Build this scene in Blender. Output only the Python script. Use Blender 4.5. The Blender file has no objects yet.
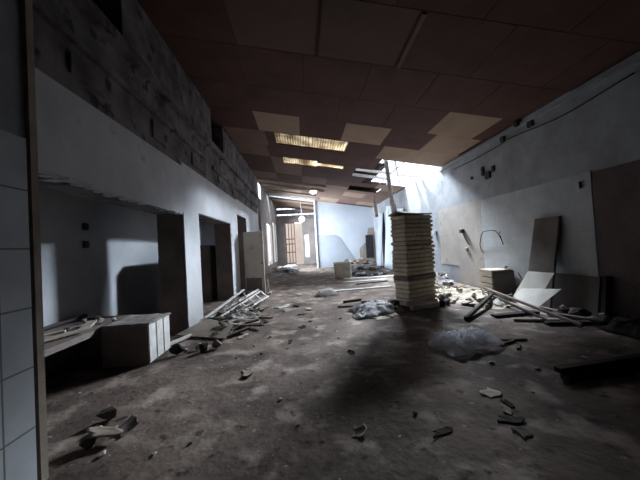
import bpy, bmesh, math, random
from mathutils import Vector, Matrix, Euler, noise
R = math.radians
rng = random.Random(7)
C = bpy.context.scene.collection
V = Vector

# ------------------------------------------------------------------ materials
def mat(name, c1, c2=None, scale=3.0, rough=.9, bump=.3, detail=8, ramp=(.35, .65), metal=0., c3=None, c3scale=12., c3ramp=(.6, .7), bscale=None):
    m = bpy.data.materials.new(name); m.use_nodes = True
    nt = m.node_tree; N = nt.nodes; L = nt.links
    b = N['Principled BSDF']
    b.inputs['Roughness'].default_value = rough
    b.inputs['Metallic'].default_value = metal
    b.inputs['Specular IOR Level'].default_value = .25
    c2 = c2 or tuple(x * .7 for x in c1)
    tc = N.new('ShaderNodeNewGeometry')
    n = N.new('ShaderNodeTexNoise'); n.inputs['Scale'].default_value = scale; n.inputs['Detail'].default_value = detail
    n.inputs['Roughness'].default_value = .62
    L.new(tc.outputs['Position'], n.inputs['Vector'])
    r = N.new('ShaderNodeValToRGB')
    r.color_ramp.elements[0].position = ramp[0]; r.color_ramp.elements[1].position = ramp[1]
    r.color_ramp.elements[0].color = (*c2, 1); r.color_ramp.elements[1].color = (*c1, 1)
    L.new(n.outputs['Fac'], r.inputs['Fac'])
    out = r.outputs['Color']
    if c3:
        n3 = N.new('ShaderNodeTexNoise'); n3.inputs['Scale'].default_value = c3scale; n3.inputs['Detail'].default_value = 6
        L.new(tc.outputs['Position'], n3.inputs['Vector'])
        r3 = N.new('ShaderNodeValToRGB')
        r3.color_ramp.elements[0].position = c3ramp[0]; r3.color_ramp.elements[1].position = c3ramp[1]
        L.new(n3.outputs['Fac'], r3.inputs['Fac'])
        mx = N.new('ShaderNodeMix'); mx.data_type = 'RGBA'
        L.new(r3.outputs['Color'], mx.inputs[0]); L.new(out, mx.inputs[6]); mx.inputs[7].default_value = (*c3, 1)
        out = mx.outputs[2]
    L.new(out, b.inputs['Base Color'])
    if bump:
        nb = N.new('ShaderNodeTexNoise'); nb.inputs['Scale'].default_value = bscale or scale * 8; nb.inputs['Detail'].default_value = 6
        L.new(tc.outputs['Position'], nb.inputs['Vector'])
        bp = N.new('ShaderNodeBump'); bp.inputs['Strength'].default_value = bump; bp.inputs['Distance'].default_value = .02
        L.new(nb.outputs['Fac'], bp.inputs['Height']); L.new(bp.outputs['Normal'], b.inputs['Normal'])
    return m

def add_tiles(m, w, h, grout, axis='X', mortar=.012):
    """lay a tile grid over a material's colour, on a wall facing the X (or Y) axis"""
    nt = m.node_tree; N = nt.nodes; L = nt.links; b = N['Principled BSDF']
    src = b.inputs['Base Color'].links[0].from_socket
    g = N.new('ShaderNodeNewGeometry'); sx = N.new('ShaderNodeSeparateXYZ'); cx = N.new('ShaderNodeCombineXYZ')
    L.new(g.outputs['Position'], sx.inputs[0])
    L.new(sx.outputs['Y' if axis == 'X' else 'X'], cx.inputs['X']); L.new(sx.outputs['Z'], cx.inputs['Y'])
    br = N.new('ShaderNodeTexBrick'); br.offset = 0
    br.inputs['Scale'].default_value = 1.0; br.inputs['Brick Width'].default_value = w; br.inputs['Row Height'].default_value = h
    br.inputs['Mortar Size'].default_value = mortar; br.inputs['Mortar Smooth'].default_value = .3
    br.inputs['Mortar'].default_value = (*grout, 1)
    L.new(cx.outputs[0], br.inputs['Vector'])
    mx = N.new('ShaderNodeMix'); mx.data_type = 'RGBA'
    L.new(br.outputs['Fac'], mx.inputs[0]); L.new(src, mx.inputs[6]); mx.inputs[7].default_value = (*grout, 1)
    L.new(mx.outputs[2], b.inputs['Base Color'])
    b.inputs['Roughness'].default_value = .42
    return m

M = {}
M['floor'] = mat('concrete floor', (.225, .176, .150), (.078, .058, .051), 1.1, .88, .7, 12, (.38, .60), c3=(.40, .335, .29), c3scale=2.6, c3ramp=(.53, .68), bscale=14)
def layer(m, col, scale, ramp, detail=8, stretch=None):
    nt = m.node_tree; N = nt.nodes; L = nt.links; b = N['Principled BSDF']; src = b.inputs['Base Color'].links[0].from_socket
    g = N.new('ShaderNodeNewGeometry'); n = N.new('ShaderNodeTexNoise'); n.inputs['Scale'].default_value = scale; n.inputs['Detail'].default_value = detail
    L.new(g.outputs['Position'], n.inputs['Vector'])
    r = N.new('ShaderNodeValToRGB'); r.color_ramp.elements[0].position = ramp[0]; r.color_ramp.elements[1].position = ramp[1]
    L.new(n.outputs['Fac'], r.inputs['Fac']); mx = N.new('ShaderNodeMix'); mx.data_type = 'RGBA'
    L.new(r.outputs['Color'], mx.inputs[0]); L.new(src, mx.inputs[6]); mx.inputs[7].default_value = (*col, 1); L.new(mx.outputs[2], b.inputs['Base Color'])
layer(M['floor'], (.055, .042, .04), .55, (.54, .70))
layer(M['floor'], (.05, .04, .038), 7, (.60, .70))
layer(M['floor'], (.42, .38, .34), 17, (.66, .72), 4)
M['plaster'] = mat('old white plaster', (.35, .365, .39), (.22, .23, .25), 1.4, .85, .25, 10, (.3, .6), c3=(.16, .16, .17), c3scale=2.1, c3ramp=(.66, .8))
M['white'] = mat('white painted wall', (.58, .59, .62), (.45, .46, .49), 1.6, .6, .15, 9, (.3, .6), c3=(.25, .24, .24), c3scale=3.2, c3ramp=(.68, .8))
M['tile'] = add_tiles(mat('white wall tile', (.46, .48, .50), (.36, .38, .40), 2.2, .4, .1), .30, .30, (.33, .35, .37), mortar=.004)
M['fronttile'] = add_tiles(mat('blueish wall tile', (.50, .54, .57), (.40, .43, .46), 2.2, .4, .1), .31, .40, (.16, .16, .17), mortar=.007)
M['beigeplaster'] = mat('beige mortar patch', (.42, .38, .35), (.34, .31, .29), 2., .95, .3, c3=(.25, .22, .2), c3scale=4, c3ramp=(.62, .75))
M['brownplaster'] = mat('brown bare mortar', (.16, .12, .12), (.11, .085, .085), 2., .95, .4)
M['rough'] = mat('rough stained plaster', (.22, .20, .195), (.085, .075, .075), 1.7, .95, .8, 12, (.38, .62), c3=(.045, .04, .04), c3scale=3.5, c3ramp=(.58, .66))
M['greywall'] = mat('grey dirty wall', (.36, .33, .32), (.24, .22, .21), 1.2, .95, .4)
M['roomwall'] = mat('dim room wall', (.42, .44, .47), (.33, .35, .38), 1.5, .6, .15)
M['reveal'] = mat('brown reveal', (.24, .20, .185), (.15, .12, .11), 2, .95, .5)
M['darkbrown'] = mat('dark red brown board', (.105, .053, .043), (.078, .039, .033), 1.5, .8, .08, 5)
M['midbrown'] = mat('mid brown board', (.21, .135, .105), (.17, .107, .085), 1.5, .8, .08, 5)
M['dullbrown'] = mat('dull brown board', (.135, .085, .07), (.11, .068, .056), 1.5, .8, .08, 5)
M['tan'] = mat('tan ceiling board', (.35, .25, .18), (.29, .205, .15), 1.5, .8, .08, 5)
M['backing'] = mat('ceiling void', (.05, .03, .028), (.04, .025, .022), 2, .9, 0)
M['whitewood'] = mat('white painted wood', (.80, .80, .79), (.62, .61, .60), 8, .7, .2)
M['palewood'] = mat('pale timber', (.50, .44, .37), (.34, .29, .24), 6, .85, .3)
M['darkwood'] = mat('dark timber', (.045, .036, .034), (.024, .02, .02), 6, .8, .3)
M['brownboard'] = mat('brown hardboard', (.20, .165, .15), (.14, .115, .105), 3, .85, .15)
M['taupe'] = mat('taupe board', (.17, .15, .14), (.12, .105, .10), 2, .85, .2)
M['sheetwhite'] = mat('off white sheet', (.84, .81, .76), (.72, .69, .65), 3, .8, .1)
M['cardboard'] = mat('dusty cardboard', (.36, .31, .26), (.27, .23, .19), 4, .9, .2)
M['brick'] = mat('tan rough brick', (.80, .69, .53), (.56, .47, .35), 5, .95, .9, 8, (.3, .7), bscale=25)
M['joint'] = mat('sandy mortar joint', (.42, .35, .26), (.28, .23, .17), 6, .95, .6)
M['darkband'] = mat('dark mortar band', (.24, .20, .17), (.14, .115, .10), 6, .95, .8)
M['cap'] = mat('mortar cap', (.46, .38, .29), (.34, .28, .21), 5, .95, .6)
M['block'] = mat('pale stone block', (.74, .69, .63), (.58, .53, .48), 5, .9, .4)
M['rubble'] = mat('grey rubble', (.36, .34, .32), (.14, .125, .12), 5, .95, .9, 10, (.35, .65))
M['rubblepale'] = mat('pale rubble', (.60, .53, .43), (.24, .20, .16), 5, .95, .9, 10, (.3, .6))
M['rubbledark'] = mat('dark rubble', (.10, .085, .08), (.05, .042, .04), 5, .95, .8)
M['paper'] = mat('pale scrap', (.58, .55, .52), (.44, .41, .39), 8, .85, .2)
M['cloth'] = mat('grey white cloth', (.72, .71, .73), (.50, .50, .53), 5, .9, .3)
M['darkcloth'] = mat('dark cloth', (.035, .03, .033), (.02, .018, .02), 5, .9, .3)
M['cable'] = mat('black cable', (.02, .02, .022), None, 5, .6, 0)
M['metal'] = mat('dull metal', (.25, .25, .26), (.16, .15, .15), 6, .5, .1, metal=.6)
M['fixture'] = mat('dark fixture', (.045, .043, .047), (.025, .024, .027), 6, .7, .1)
M['rust'] = mat('red brown timber frame', (.30, .13, .07), (.20, .085, .045), 4, .8, .2)
M['outside'] = mat('sunlit outside wall', (.72, .58, .48), (.62, .5, .42), 1, .9, .1)
M['ground'] = mat('outside ground', (.5, .47, .43), (.4, .37, .34), 1, .9, .1)
M['bluewhite'] = mat('pale blue white paint', (.66, .72, .80), (.56, .62, .72), .8, .7, .1, 8, (.3, .6))
M['bluegrey'] = mat('blue grey painted band', (.42, .46, .52), (.36, .40, .46), 1.2, .7, .1)
M['doorleaf'] = mat('cream door paint', (.60, .53, .45), (.50, .44, .37), 1.5, .7, .1, c3=(.28, .22, .18), c3scale=2.5, c3ramp=(.6, .75))
M['bag'] = mat('white plastic bag', (.92, .92, .92), (.82, .82, .83), 6, .45, .3)

def simple(name, build):
    m = bpy.data.materials.new(name); m.use_nodes = True
    build(m.node_tree, m.node_tree.nodes, m.node_tree.links); return m
def _trans(nt, N, L):          # translucent corrugated sheet: daylight glows through it
    b = N['Principled BSDF']; o = N['Material Output']
    b.inputs['Base Color'].default_value = (.5, .42, .32, 1); b.inputs['Roughness'].default_value = .6
    t = N.new('ShaderNodeBsdfTranslucent')
    g = N.new('ShaderNodeNewGeometry'); n = N.new('ShaderNodeTexNoise'); n.inputs['Scale'].default_value = 2.2; n.inputs['Detail'].default_value = 6
    L.new(g.outputs['Position'], n.inputs['Vector'])
    r = N.new('ShaderNodeValToRGB'); r.color_ramp.elements[0].position = .35; r.color_ramp.elements[1].position = .65
    r.color_ramp.elements[0].color = (.16, .11, .065, 1); r.color_ramp.elements[1].color = (.50, .44, .34, 1)
    L.new(n.outputs['Fac'], r.inputs['Fac']); L.new(r.outputs['Color'], t.inputs['Color'])
    m = N.new('ShaderNodeMixShader'); m.inputs[0].default_value = .75
    L.new(b.outputs[0], m.inputs[1]); L.new(t.outputs[0], m.inputs[2]); L.new(m.outputs[0], o.inputs['Surface'])
M['skylight'] = simple('translucent corrugated sheet', _trans)
def _film(nt, N, L):
    b = N['Principled BSDF']; o = N['Material Output']
    b.inputs['Base Color'].default_value = (.72, .75, .80, 1); b.inputs['Roughness'].default_value = .5
    b.inputs['Specular IOR Level'].default_value = .7
    t = N.new('ShaderNodeBsdfTransparent'); m = N.new('ShaderNodeMixShader'); m.inputs[0].default_value = .5
    tl = N.new('ShaderNodeBsdfTranslucent'); tl.inputs['Color'].default_value = (.85, .88, .93, 1); m2 = N.new('ShaderNodeMixShader'); m2.inputs[0].default_value = .6
    L.new(b.outputs[0], m2.inputs[1]); L.new(tl.outputs[0], m2.inputs[2])
    L.new(t.outputs[0], m.inputs[1]); L.new(m2.outputs[0], m.inputs[2]); L.new(m.outputs[0], o.inputs['Surface'])
def thin(m, k):
    nt = m.node_tree; N = nt.nodes; L = nt.links; b = N['Principled BSDF']; o = N['Material Output']
    t = N.new('ShaderNodeBsdfTranslucent'); mx = N.new('ShaderNodeMixShader'); mx.inputs[0].default_value = k
    L.new(b.inputs['Base Color'].links[0].from_socket, t.inputs['Color']); L.new(b.outputs[0], mx.inputs[1]); L.new(t.outputs[0], mx.inputs[2]); L.new(mx.outputs[0], o.inputs['Surface'])
thin(M['bag'], .8); thin(M['cloth'], .5)
M['film'] = simple('clear plastic film', _film)
def _globe(nt, N, L):
    b = N['Principled BSDF']; b.inputs['Base Color'].default_value = (.9, .88, .82, 1); b.inputs['Roughness'].default_value = .2
    b.inputs['Emission Color'].default_value = (1, .93, .80, 1); b.inputs['Emission Strength'].default_value = 1.6
M['globe'] = simple('lit opal glass', _globe)

# ------------------------------------------------------------------ mesh helpers
class MB:
    def __init__(s): s.bm = bmesh.new()
    def box(s, lo, hi, mi=0, rot=None, piv=None):
        x0, y0, z0 = lo; x1, y1, z1 = hi
        vs = [V((x, y, z)) for z in (z0, z1) for x, y in ((x0, y0), (x1, y0), (x1, y1), (x0, y1))]
        if rot is not None:
            piv = V(piv) if piv is not None else (V(lo) + V(hi)) / 2
            vs = [rot @ (v - piv) + piv for v in vs]
        b = [s.bm.verts.new(v) for v in vs]
        for f in ((3, 2, 1, 0), (4, 5, 6, 7), (0, 1, 5, 4), (1, 2, 6, 5), (2, 3, 7, 6), (3, 0, 4, 7)):
            s.bm.faces.new([b[i] for i in f]).material_index = mi
        return s
    def quadslab(s, pts, th, mi=0):
        """slab whose upper face is the given polygon, thickened along its normal"""
        pts = [V(p) for p in pts]
        n = (pts[1] - pts[0]).cross(pts[2] - pts[0]).normalized()
        a = [s.bm.verts.new(p) for p in pts]; b = [s.bm.verts.new(p - n * th) for p in pts]
        s.bm.faces.new(a).material_index = mi; s.bm.faces.new(b[::-1]).material_index = mi
        k = len(pts)
        for i in range(k):
            j = (i + 1) % k
            s.bm.faces.new((a[j], a[i], b[i], b[j])).material_index = mi
        return s
    def beam(s, p, q, w, h, mi=0, up=(0, 0, 1)):
        p, q = V(p), V(q); d = (q - p); u = V(up)
        if abs(d.normalized().dot(u)) > .98: u = V((0, 1, 0))
        x = d.cross(u).normalized(); y = x.cross(d).normalized()
        a = [p + x * i * w / 2 + y * j * h / 2 for i, j in ((-1, -1), (1, -1), (1, 1), (-1, 1))]
        b = [v + d for v in a]
        A = [s.bm.verts.new(v) for v in a]; B = [s.bm.verts.new(v) for v in b]
        s.bm.faces.new(A[::-1]); s.bm.faces.new(B)
        for i in range(4):
            j = (i + 1) % 4; s.bm.faces.new((A[i], A[j], B[j], B[i]))
        for f in s.bm.faces[-6:] if False else []: pass
        return s
    def tube(s, pts, r, n=8, caps=True):
        pts = [V(p) for p in pts]; rings = []
        for i, p in enumerate(pts):
            d = (pts[min(i + 1, len(pts) - 1)] - pts[max(i - 1, 0)]).normalized()
            u = V((0, 0, 1)) if abs(d.z) < .9 else V((1, 0, 0))
            x = d.cross(u).normalized(); y = x.cross(d).normalized()
            rr = r[i] if isinstance(r, (list, tuple)) else r
            rings.append([s.bm.verts.new(p + (x * math.cos(a) + y * math.sin(a)) * rr) for a in (2 * math.pi * k / n for k in range(n))])
        for a, b in zip(rings, rings[1:]):
            for k in range(n):
                s.bm.faces.new((a[k], a[(k + 1) % n], b[(k + 1) % n], b[k])).smooth = True
        if caps:
            s.bm.faces.new(rings[0][::-1]); s.bm.faces.new(rings[-1])
        return s
    def lathe(s, prof, c, n=24):
        rings = []
        for r, z in prof:
            rings.append([s.bm.verts.new((c[0] + r * math.cos(2 * math.pi * k / n), c[1] + r * math.sin(2 * math.pi * k / n), c[2] + z)) for k in range(n)])
        for a, b in zip(rings, rings[1:]):
            for k in range(n):
                s.bm.faces.new((a[k], a[(k + 1) % n], b[(k + 1) % n], b[k])).smooth = True
        s.bm.faces.new(rings[0][::-1]); s.bm.faces.new(rings[-1]); return s
    def grid(s, fn, nu, nv, th=0., mi=0):
        """surface fn(u, v) -> point, thickened downwards into a closed solid"""
        top = [[s.bm.verts.new(V(fn(i / nu, j / nv))) for j in range(nv + 1)] for i in range(nu + 1)]
        for i in range(nu):
            for j in range(nv):
                f = s.bm.faces.new((top[i][j], top[i + 1][j], top[i + 1][j + 1], top[i][j + 1])); f.smooth = True; f.material_index = mi
        if th:
            bot = [[s.bm.verts.new(v.co - V((0, 0, th))) for v in row] for row in top]
            for i in range(nu):
                for j in range(nv):
                    s.bm.faces.new((bot[i][j + 1], bot[i + 1][j + 1], bot[i + 1][j], bot[i][j])).smooth = True
            for i in range(nu):
                s.bm.faces.new((top[i + 1][0], top[i][0], bot[i][0], bot[i + 1][0])); s.bm.faces.new((top[i][nv], top[i + 1][nv], bot[i + 1][nv], bot[i][nv]))
            for j in range(nv):
                s.bm.faces.new((top[0][j], top[0][j + 1], bot[0][j + 1], bot[0][j])); s.bm.faces.new((top[nu][j + 1], top[nu][j], bot[nu][j], bot[nu][j + 1]))
        return s
    def bevel(s, w=.006, seg=1):
        bmesh.ops.bevel(s.bm, geom=[e for e in s.bm.edges], offset=w, segments=seg, affect='EDGES', clamp_overlap=True); return s
    def build(s, name, m, parent=None, origin=None):
        bmesh.ops.recalc_face_normals(s.bm, faces=s.bm.faces[:])
        if parent is not None:
            bmesh.ops.translate(s.bm, verts=s.bm.verts[:], vec=-sum((q.location.copy() for q in ([parent] if parent.parent is None else [parent, parent.parent])), V((0, 0, 0))))
        elif origin is not None:
            bmesh.ops.translate(s.bm, verts=s.bm.verts[:], vec=-V(origin))
        me = bpy.data.meshes.new(name); s.bm.to_mesh(me); s.bm.free()
        for x in (m if isinstance(m, (list, tuple)) else [m]): me.materials.append(x)
        o = bpy.data.objects.new(name, me); C.objects.link(o)
        if parent is not None: o.parent = parent
        elif origin is not None: o.location = origin
        return o

def tag(o, label, cat, group=None, kind=None):
    o['label'] = label; o['category'] = cat
    if group: o['group'] = group
    if kind: o['kind'] = kind
    return o
def thing(name, loc, label, cat, group=None):
    o = bpy.data.objects.new(name, None); o.location = loc; o.empty_display_size = .1; C.objects.link(o)
    return tag(o, label, cat, group)
def struct(mb, name, m, parent=None):
    o = mb.build(name, m, parent)
    o['kind'] = 'structure'
    return o
def rotz(a): return Matrix.Rotation(R(a), 3, 'Z')

# ------------------------------------------------------------------ setting
ZL, SL, XL, XR = 5.38, .163, -2.27, 5.2
def zc(x): return ZL - SL * (x - XL)

def floor_z(x, y):
    return .012 * noise.noise(V((x * 1.3, y * 1.3, 0)))
mb = MB(); mb.grid(lambda u, v: (-5.3 + 10.8 * u, -3.3 + 29.6 * v, 0), 40, 100, .2)
struct(mb, 'floor', M['floor'])
mb = MB(); mb.grid(lambda u, v: (-30 + 60 * u, 26.35 + 20 * v, -.05), 4, 4, .2); mb.grid(lambda u, v: (-30 + 24.6 * u, -3 + 29.3 * v, -.05), 4, 4, .2)
o = struct(mb, 'ground_outside', M['ground'])

# right wall
mb = MB()
zt = zc(XR) + .12
mb.box((XR, -3, 0), (XR + .25, 26.3, zt))
struct(mb, 'wall_right', M['plaster'])
struct(MB().box((XR - .02, 4.77, .02), (XR, 7.95, 2.57)), 'trim_1', M['tile'])                      # tiles still on the wall
struct(MB().box((XR - .014, 7.97, .6), (XR, 10.55, 2.62)).box((XR - .014, 7.97, .02), (XR, 9.3, .6)), 'trim_2', M['beigeplaster'])
struct(MB().box((XR - .012, -2.9, .02), (XR, 4.755, 2.55)), 'trim_3', M['brownplaster'])
# ledge / duct under the ceiling along the right wall
mb = MB().box((XR - .07, -2.9, zc(XR) - .15), (XR, 10.2, zc(XR) - .07)); struct(mb, 'trim_4', M['plaster'])

# left wall: rough base wall, white cladding below 3.3 m, openings
def wall_boxes(mb, x0, x1, segs):
    for y0, y1, z0, z1 in segs: mb.box((x0, y0, z0), (x1, y1, z1))
OP = [(2.14, 5.62, 2.30), (6.41, 9.17, 2.38), (10.15, 11.75, 2.80)]
mb = MB()
segs = [(5.62, 6.41, 0, 4.35), (9.17, 10.15, 0, 4.35), (11.75, 14.9, 0, 4.35), (2.14, 5.62, 2.30, 4.35), (6.41, 9.17, 2.38, 4.35), (10.15, 11.75, 2.80, 4.35), (-3, 2.14, 0, 4.35),
        (3.95, 7.72, 4.35, 5.36), (8.86, 14.9, 4.35, 5.36), (-3, 2.7, 4.35, 5.36)]
wall_boxes(mb, -2.77, -2.29, segs)
struct(mb, 'wall_left', M['rough'])
mb = MB()
wall_boxes(mb, -2.29, -2.265, [(5.62, 6.41, .02, 3.3), (9.17, 10.15, .02, 3.3), (11.75, 14.9, .02, 3.36), (2.14, 5.62, 2.32, 3.22), (6.41, 9.17, 2.40, 3.3), (10.15, 11.75, 2.82, 3.36)])
struct(mb, 'trim_5', M['white'])
# ledges and beams in the rough upper band
mb = MB(); wall_boxes(mb, -2.29, -2.17, [(2.2, 14.9, 4.22, 4.36)]); wall_boxes(mb, -2.29, -2.23, [(2.2, 7.0, 3.76, 3.84), (7.6, 14.9, 3.7, 3.8)])
for y, w in ((3.0, .5), (4.6, .35), (6.2, .7), (8.1, .4), (9.7, .8), (11.9, .5), (13.2, .6)):
    mb.box((-2.29, y, 3.42 + .04 * math.sin(y)), (-2.255, y + w, 3.66 + .03 * math.cos(3 * y)))
struct(mb, 'trim_6', M['rough'])
# chipped underside of the lintels
mb = MB()
for i in range(60):
    y = 2.2 + i * .056; d = rng.random() ** 2
    mb.box((-2.30 - .1 * d, y, 2.285 - .02 * d), (-2.262, y + .05 + .03 * d, 2.31 + .03 * rng.random()))
struct(mb, 'trim_7', M['white'])
# brown jambs of the openings, their shade put into the colour
mb = MB()
for y0, zt_ in ((5.605, 2.3), (9.155, 2.38), (11.735, 2.8)):
    mb.box((-2.765, y0, .01), (-2.3, y0 + .014, zt_))
struct(mb, 'trim_8', M['reveal'])
# foreground pier with tiles and a beige casing
struct(MB().box((-2.29, -3, 0), (-1.89, 2.12, 5.30)), 'wall_pier', M['plaster'])
struct(MB().box((-1.89, -3, .0), (-1.87, 2.065, 2.36)), 'trim_9', M['fronttile'])
struct(MB().box((-1.99, 2.085, .0), (-1.862, 2.14, 5.2)), 'trim_10', M['cardboard'])

# rooms behind the left wall
struct(MB().box((-3.95, -3, 0), (-3.75, 15.1, 3.3)), 'wall_room_back', M['roomwall'])
struct(MB().box((-5.2, 14.9, 0), (-2.4, 15.1, 6.0)).box((-3.7, 11.0, 0), (-2.78, 11.15, 3.2)), 'wall_room_end', M['roomwall'])
struct(MB().box((-3.7, 1.0, 0), (-2.78, 1.2, 3.2)), 'wall_room_front', M['roomwall'])
struct(MB().box((-5.3, -3.2, 0), (-5.1, 15.1, 6.2)), 'wall_outer', M['brownplaster'])
struct(MB().box((-5.2, -3, 3.2), (-2.77, 15.1, 3.35)), 'ceiling_room', M['reveal'])
# unseen slab added inside the second room, cut corner shaped for its cast shadow
mb = MB(); mb.quadslab([(-3.05, 6.37, 0), (-3.05, 8.1, 0), (-3.05, 8.1, 1.3), (-3.05, 7.95, 1.56), (-3.05, 6.55, 1.56), (-3.05, 6.37, 1.42)], .1)
struct(mb, 'shadow_caster', M['reveal'])

# far part of the left wall (grey, two tall windows, a bright slot near the roof)
mb = MB()
wall_boxes(mb, -2.4, -2.3, [(14.9, 16.0, 0, 2.6), (14.9, 15.3, 2.6, 5.4), (15.3, 15.7, 4.4, 5.4), (16.0, 18.4, 0, 4.35), (17.3, 26.3, 4.35, 5.4), (15.7, 17.3, 4.3, 4.4), (18.4, 21.7, 0, .45), (18.4, 21.7, 3.3, 4.35),
                            (21.7, 22.4, 0, 4.35), (22.4, 25.2, 0, .45), (22.4, 25.2, 3.7, 4.35), (25.2, 26.3, 0, 4.35)])
mb.box((-2.6, 15.3, 2.6), (-2.55, 16.2, 4.4)); mb.box((-2.55, 16.0, 2.6), (-2.4, 16.2, 4.4))
struct(mb, 'wall_left_far', M['greywall'])
for n, (y0, y1, z1) in enumerate(((18.4, 21.7, 3.3), (22.4, 25.2, 3.7))):
    mb = MB(); wall_boxes(mb, -2.38, -2.33, [(y0, y0 + .08, .45, z1), (y1 - .08, y1, .45, z1), (y0, y1, .45, .53), (y0, y1, z1 - .08, z1), ((y0 + y1) / 2 - .04, (y0 + y1) / 2 + .04, .53, z1 - .08)])
    struct(mb, 'window_%d' % (n + 1), M['whitewood'])

# back wall with doorway, window and a band of pierced blocks
mb = MB()
def yb(x0, x1, z0, z1, y0=26.0, y1=26.3): mb.box((x0, y0, z0), (x1, y1, z1))
yb(-2.6, -1.6, 0, 4.1); yb(-.02, .12, 0, 4.1); yb(.55, 5.45, 0, 4.1); yb(.12, .55, 0, .6); yb(.12, .55, 2.7, 4.1); yb(-1.6, -.02, 3.85, 4.1); yb(-2.6, 5.45, 5.25, 5.6)
struct(mb, 'wall_back', M['greywall'])
mb = MB()
x = -2.3
while x < 1.2:
    for z0, z1 in ((4.1, 4.16), (4.64, 4.7), (5.19, 5.25)): mb.box((x, 26.0, z0), (x + .5, 26.15, z1))
    for z0 in (4.16, 4.7):
        mb.box((x, 26.0, z0), (x + .05, 26.15, z0 + .5)); mb.box((x + .05, 26.05, z0 + .03), (x + .47, 26.12, z0 + .1), rot=Matrix.Rotation(R(38), 3, 'Y'), piv=(x + .26, 26.08, z0 + .24))
        mb.box((x + .05, 26.1, z0), (x + .5, 26.14, z0 + .36))
    x += .5
struct(mb, 'trim_11', M['greywall'])
mb = MB()                                                                                             # red brown timber window frame in the doorway
for x in (-1.58, -1.31, -1.04, -.78): mb.box((x, 26.02, .1), (x + .07, 26.1, 3.84))
for z in (.1, 1.1, 1.85, 2.3, 3.77): mb.box((-1.58, 26.03, z), (-.71, 26.09, z + .09))
struct(mb, 'door_1', M['rust'])
struct(MB().box((.12, 26.08, .6), (.17, 26.16, 2.7)).box((.5, 26.08, .6), (.55, 26.16, 2.7)).box((.17, 26.08, .6), (.5, 26.16, .66)).box((.17, 26.08, 2.64), (.5, 26.16, 2.7)), 'window_3', M['whitewood'])
struct(MB().box((-9, 31, -.05), (-.02, 31.3, 4.2)), 'wall_outside', M['outside'])

# white partition in front of the back wall on the right
mb = MB().quadslab([(.92, 20.5, 0), (XR, 20.5, 0), (XR, 20.5, zc(XR) - .02), (.92, 20.5, zc(.92) - .02)], .15)
struct(mb, 'wall_partition', M['bluewhite'])
mb = MB(); mb.quadslab([(.92, 20.485, .05), (3.9, 20.485, .05), (2.7, 20.485, 2.05), (2.35, 20.485, 2.3), (.92, 20.485, 2.35)], .014); struct(mb, 'trim_12', M['bluegrey'])
mb = MB(); mb.quadslab([(4.05, 20.48, .05), (5.19, 20.48, .05), (5.19, 20.48, 2.7), (4.75, 20.48, 2.65), (4.6, 20.48, 1.7), (4.05, 20.48, 1.2)], .014); struct(mb, 'trim_13', M['beigeplaster'])
struct(MB().box((.9, 20.4, 0), (1.0, 20.5, zc(1) - .08)), 'trim_14', M['whitewood'])
# wall behind the camera
struct(MB().box((-5.2, -3.25, 0), (5.45, -3, 5.8)), 'wall_front', M['brownplaster'])

# ------------------------------------------------------------------ ceiling of square boards on a slope
def is_hole(x, y):
    if 3.02 < x < 5.15 and 10.05 < y < 13.8: return True
    return False
mb = MB()
YS = [5.05 + 1.25 * k for k in range(-7, 17)]
TAN = {(7.55, -1.0), (7.55, 1.4), (6.3, 3.6), (7.55, 3.6), (8.8, 3.4), (16.3, .2), (15.05, 3.), (17.55, -.4), (16.3, -1.)}
MID = {(3.8, -1.0), (3.8, .2), (7.55, .2), (10.05, .2), (10.05, 1.4), (11.3, 2.0), (6.3, -1.0), (12.55, .8), (12.55, 2.0), (13.8, -.4), (15.05, 1.8), (13.8, 2.)}
def slab(x0, x1, y0, y1, mi, t0, t1):
    vs = [(x0, y0), (x1, y0), (x1, y1), (x0, y1)]
    a = [mb.bm.verts.new((x, y, zc(x) + t0)) for x, y in vs]; b = [mb.bm.verts.new((x, y, zc(x) + t1)) for x, y in vs]
    for f in ((a[3], a[2], a[1], a[0]), b, (a[0], a[1], b[1], b[0]), (a[1], a[2], b[2], b[1]), (a[2], a[3], b[3], b[2]), (a[3], a[0], b[0], b[3])):
        mb.bm.faces.new(f).material_index = mi
SKY = [(-.72, 1.62, 8.85, 9.85), (-.62, .75, 11.2, 12.1), (.75, 1.85, 11.45, 11.95)]     # translucent sheets
GAP = [(3.02, XR + .02, 10.1, 13.75), (2.35, 3.02, 11.5, 12.45), (-1.9, 1.0, 19.4, 20.2), (2.6, 4.3, 14.6, 15.7), (-1.9, 1.2, 21.8, 22.6)] + SKY
def cells(x0, x1, y0, y1):
    """split one board round the gaps"""
    out = [(x0, x1, y0, y1)]
    for gx0, gx1, gy0, gy1 in GAP:
        nxt = []
        for a0, a1, b0, b1 in out:
            if gx1 <= a0 or gx0 >= a1 or gy1 <= b0 or gy0 >= b1: nxt.append((a0, a1, b0, b1)); continue
            c0, c1 = max(a0, gx0), min(a1, gx1)
            if a0 < gx0: nxt.append((a0, gx0, b0, b1))
            if a1 > gx1: nxt.append((gx1, a1, b0, b1))
            if b0 < gy0: nxt.append((c0, c1, b0, gy0))
            if b1 > gy1: nxt.append((c0, c1, gy1, b1))
        out = nxt
    return out
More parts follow.
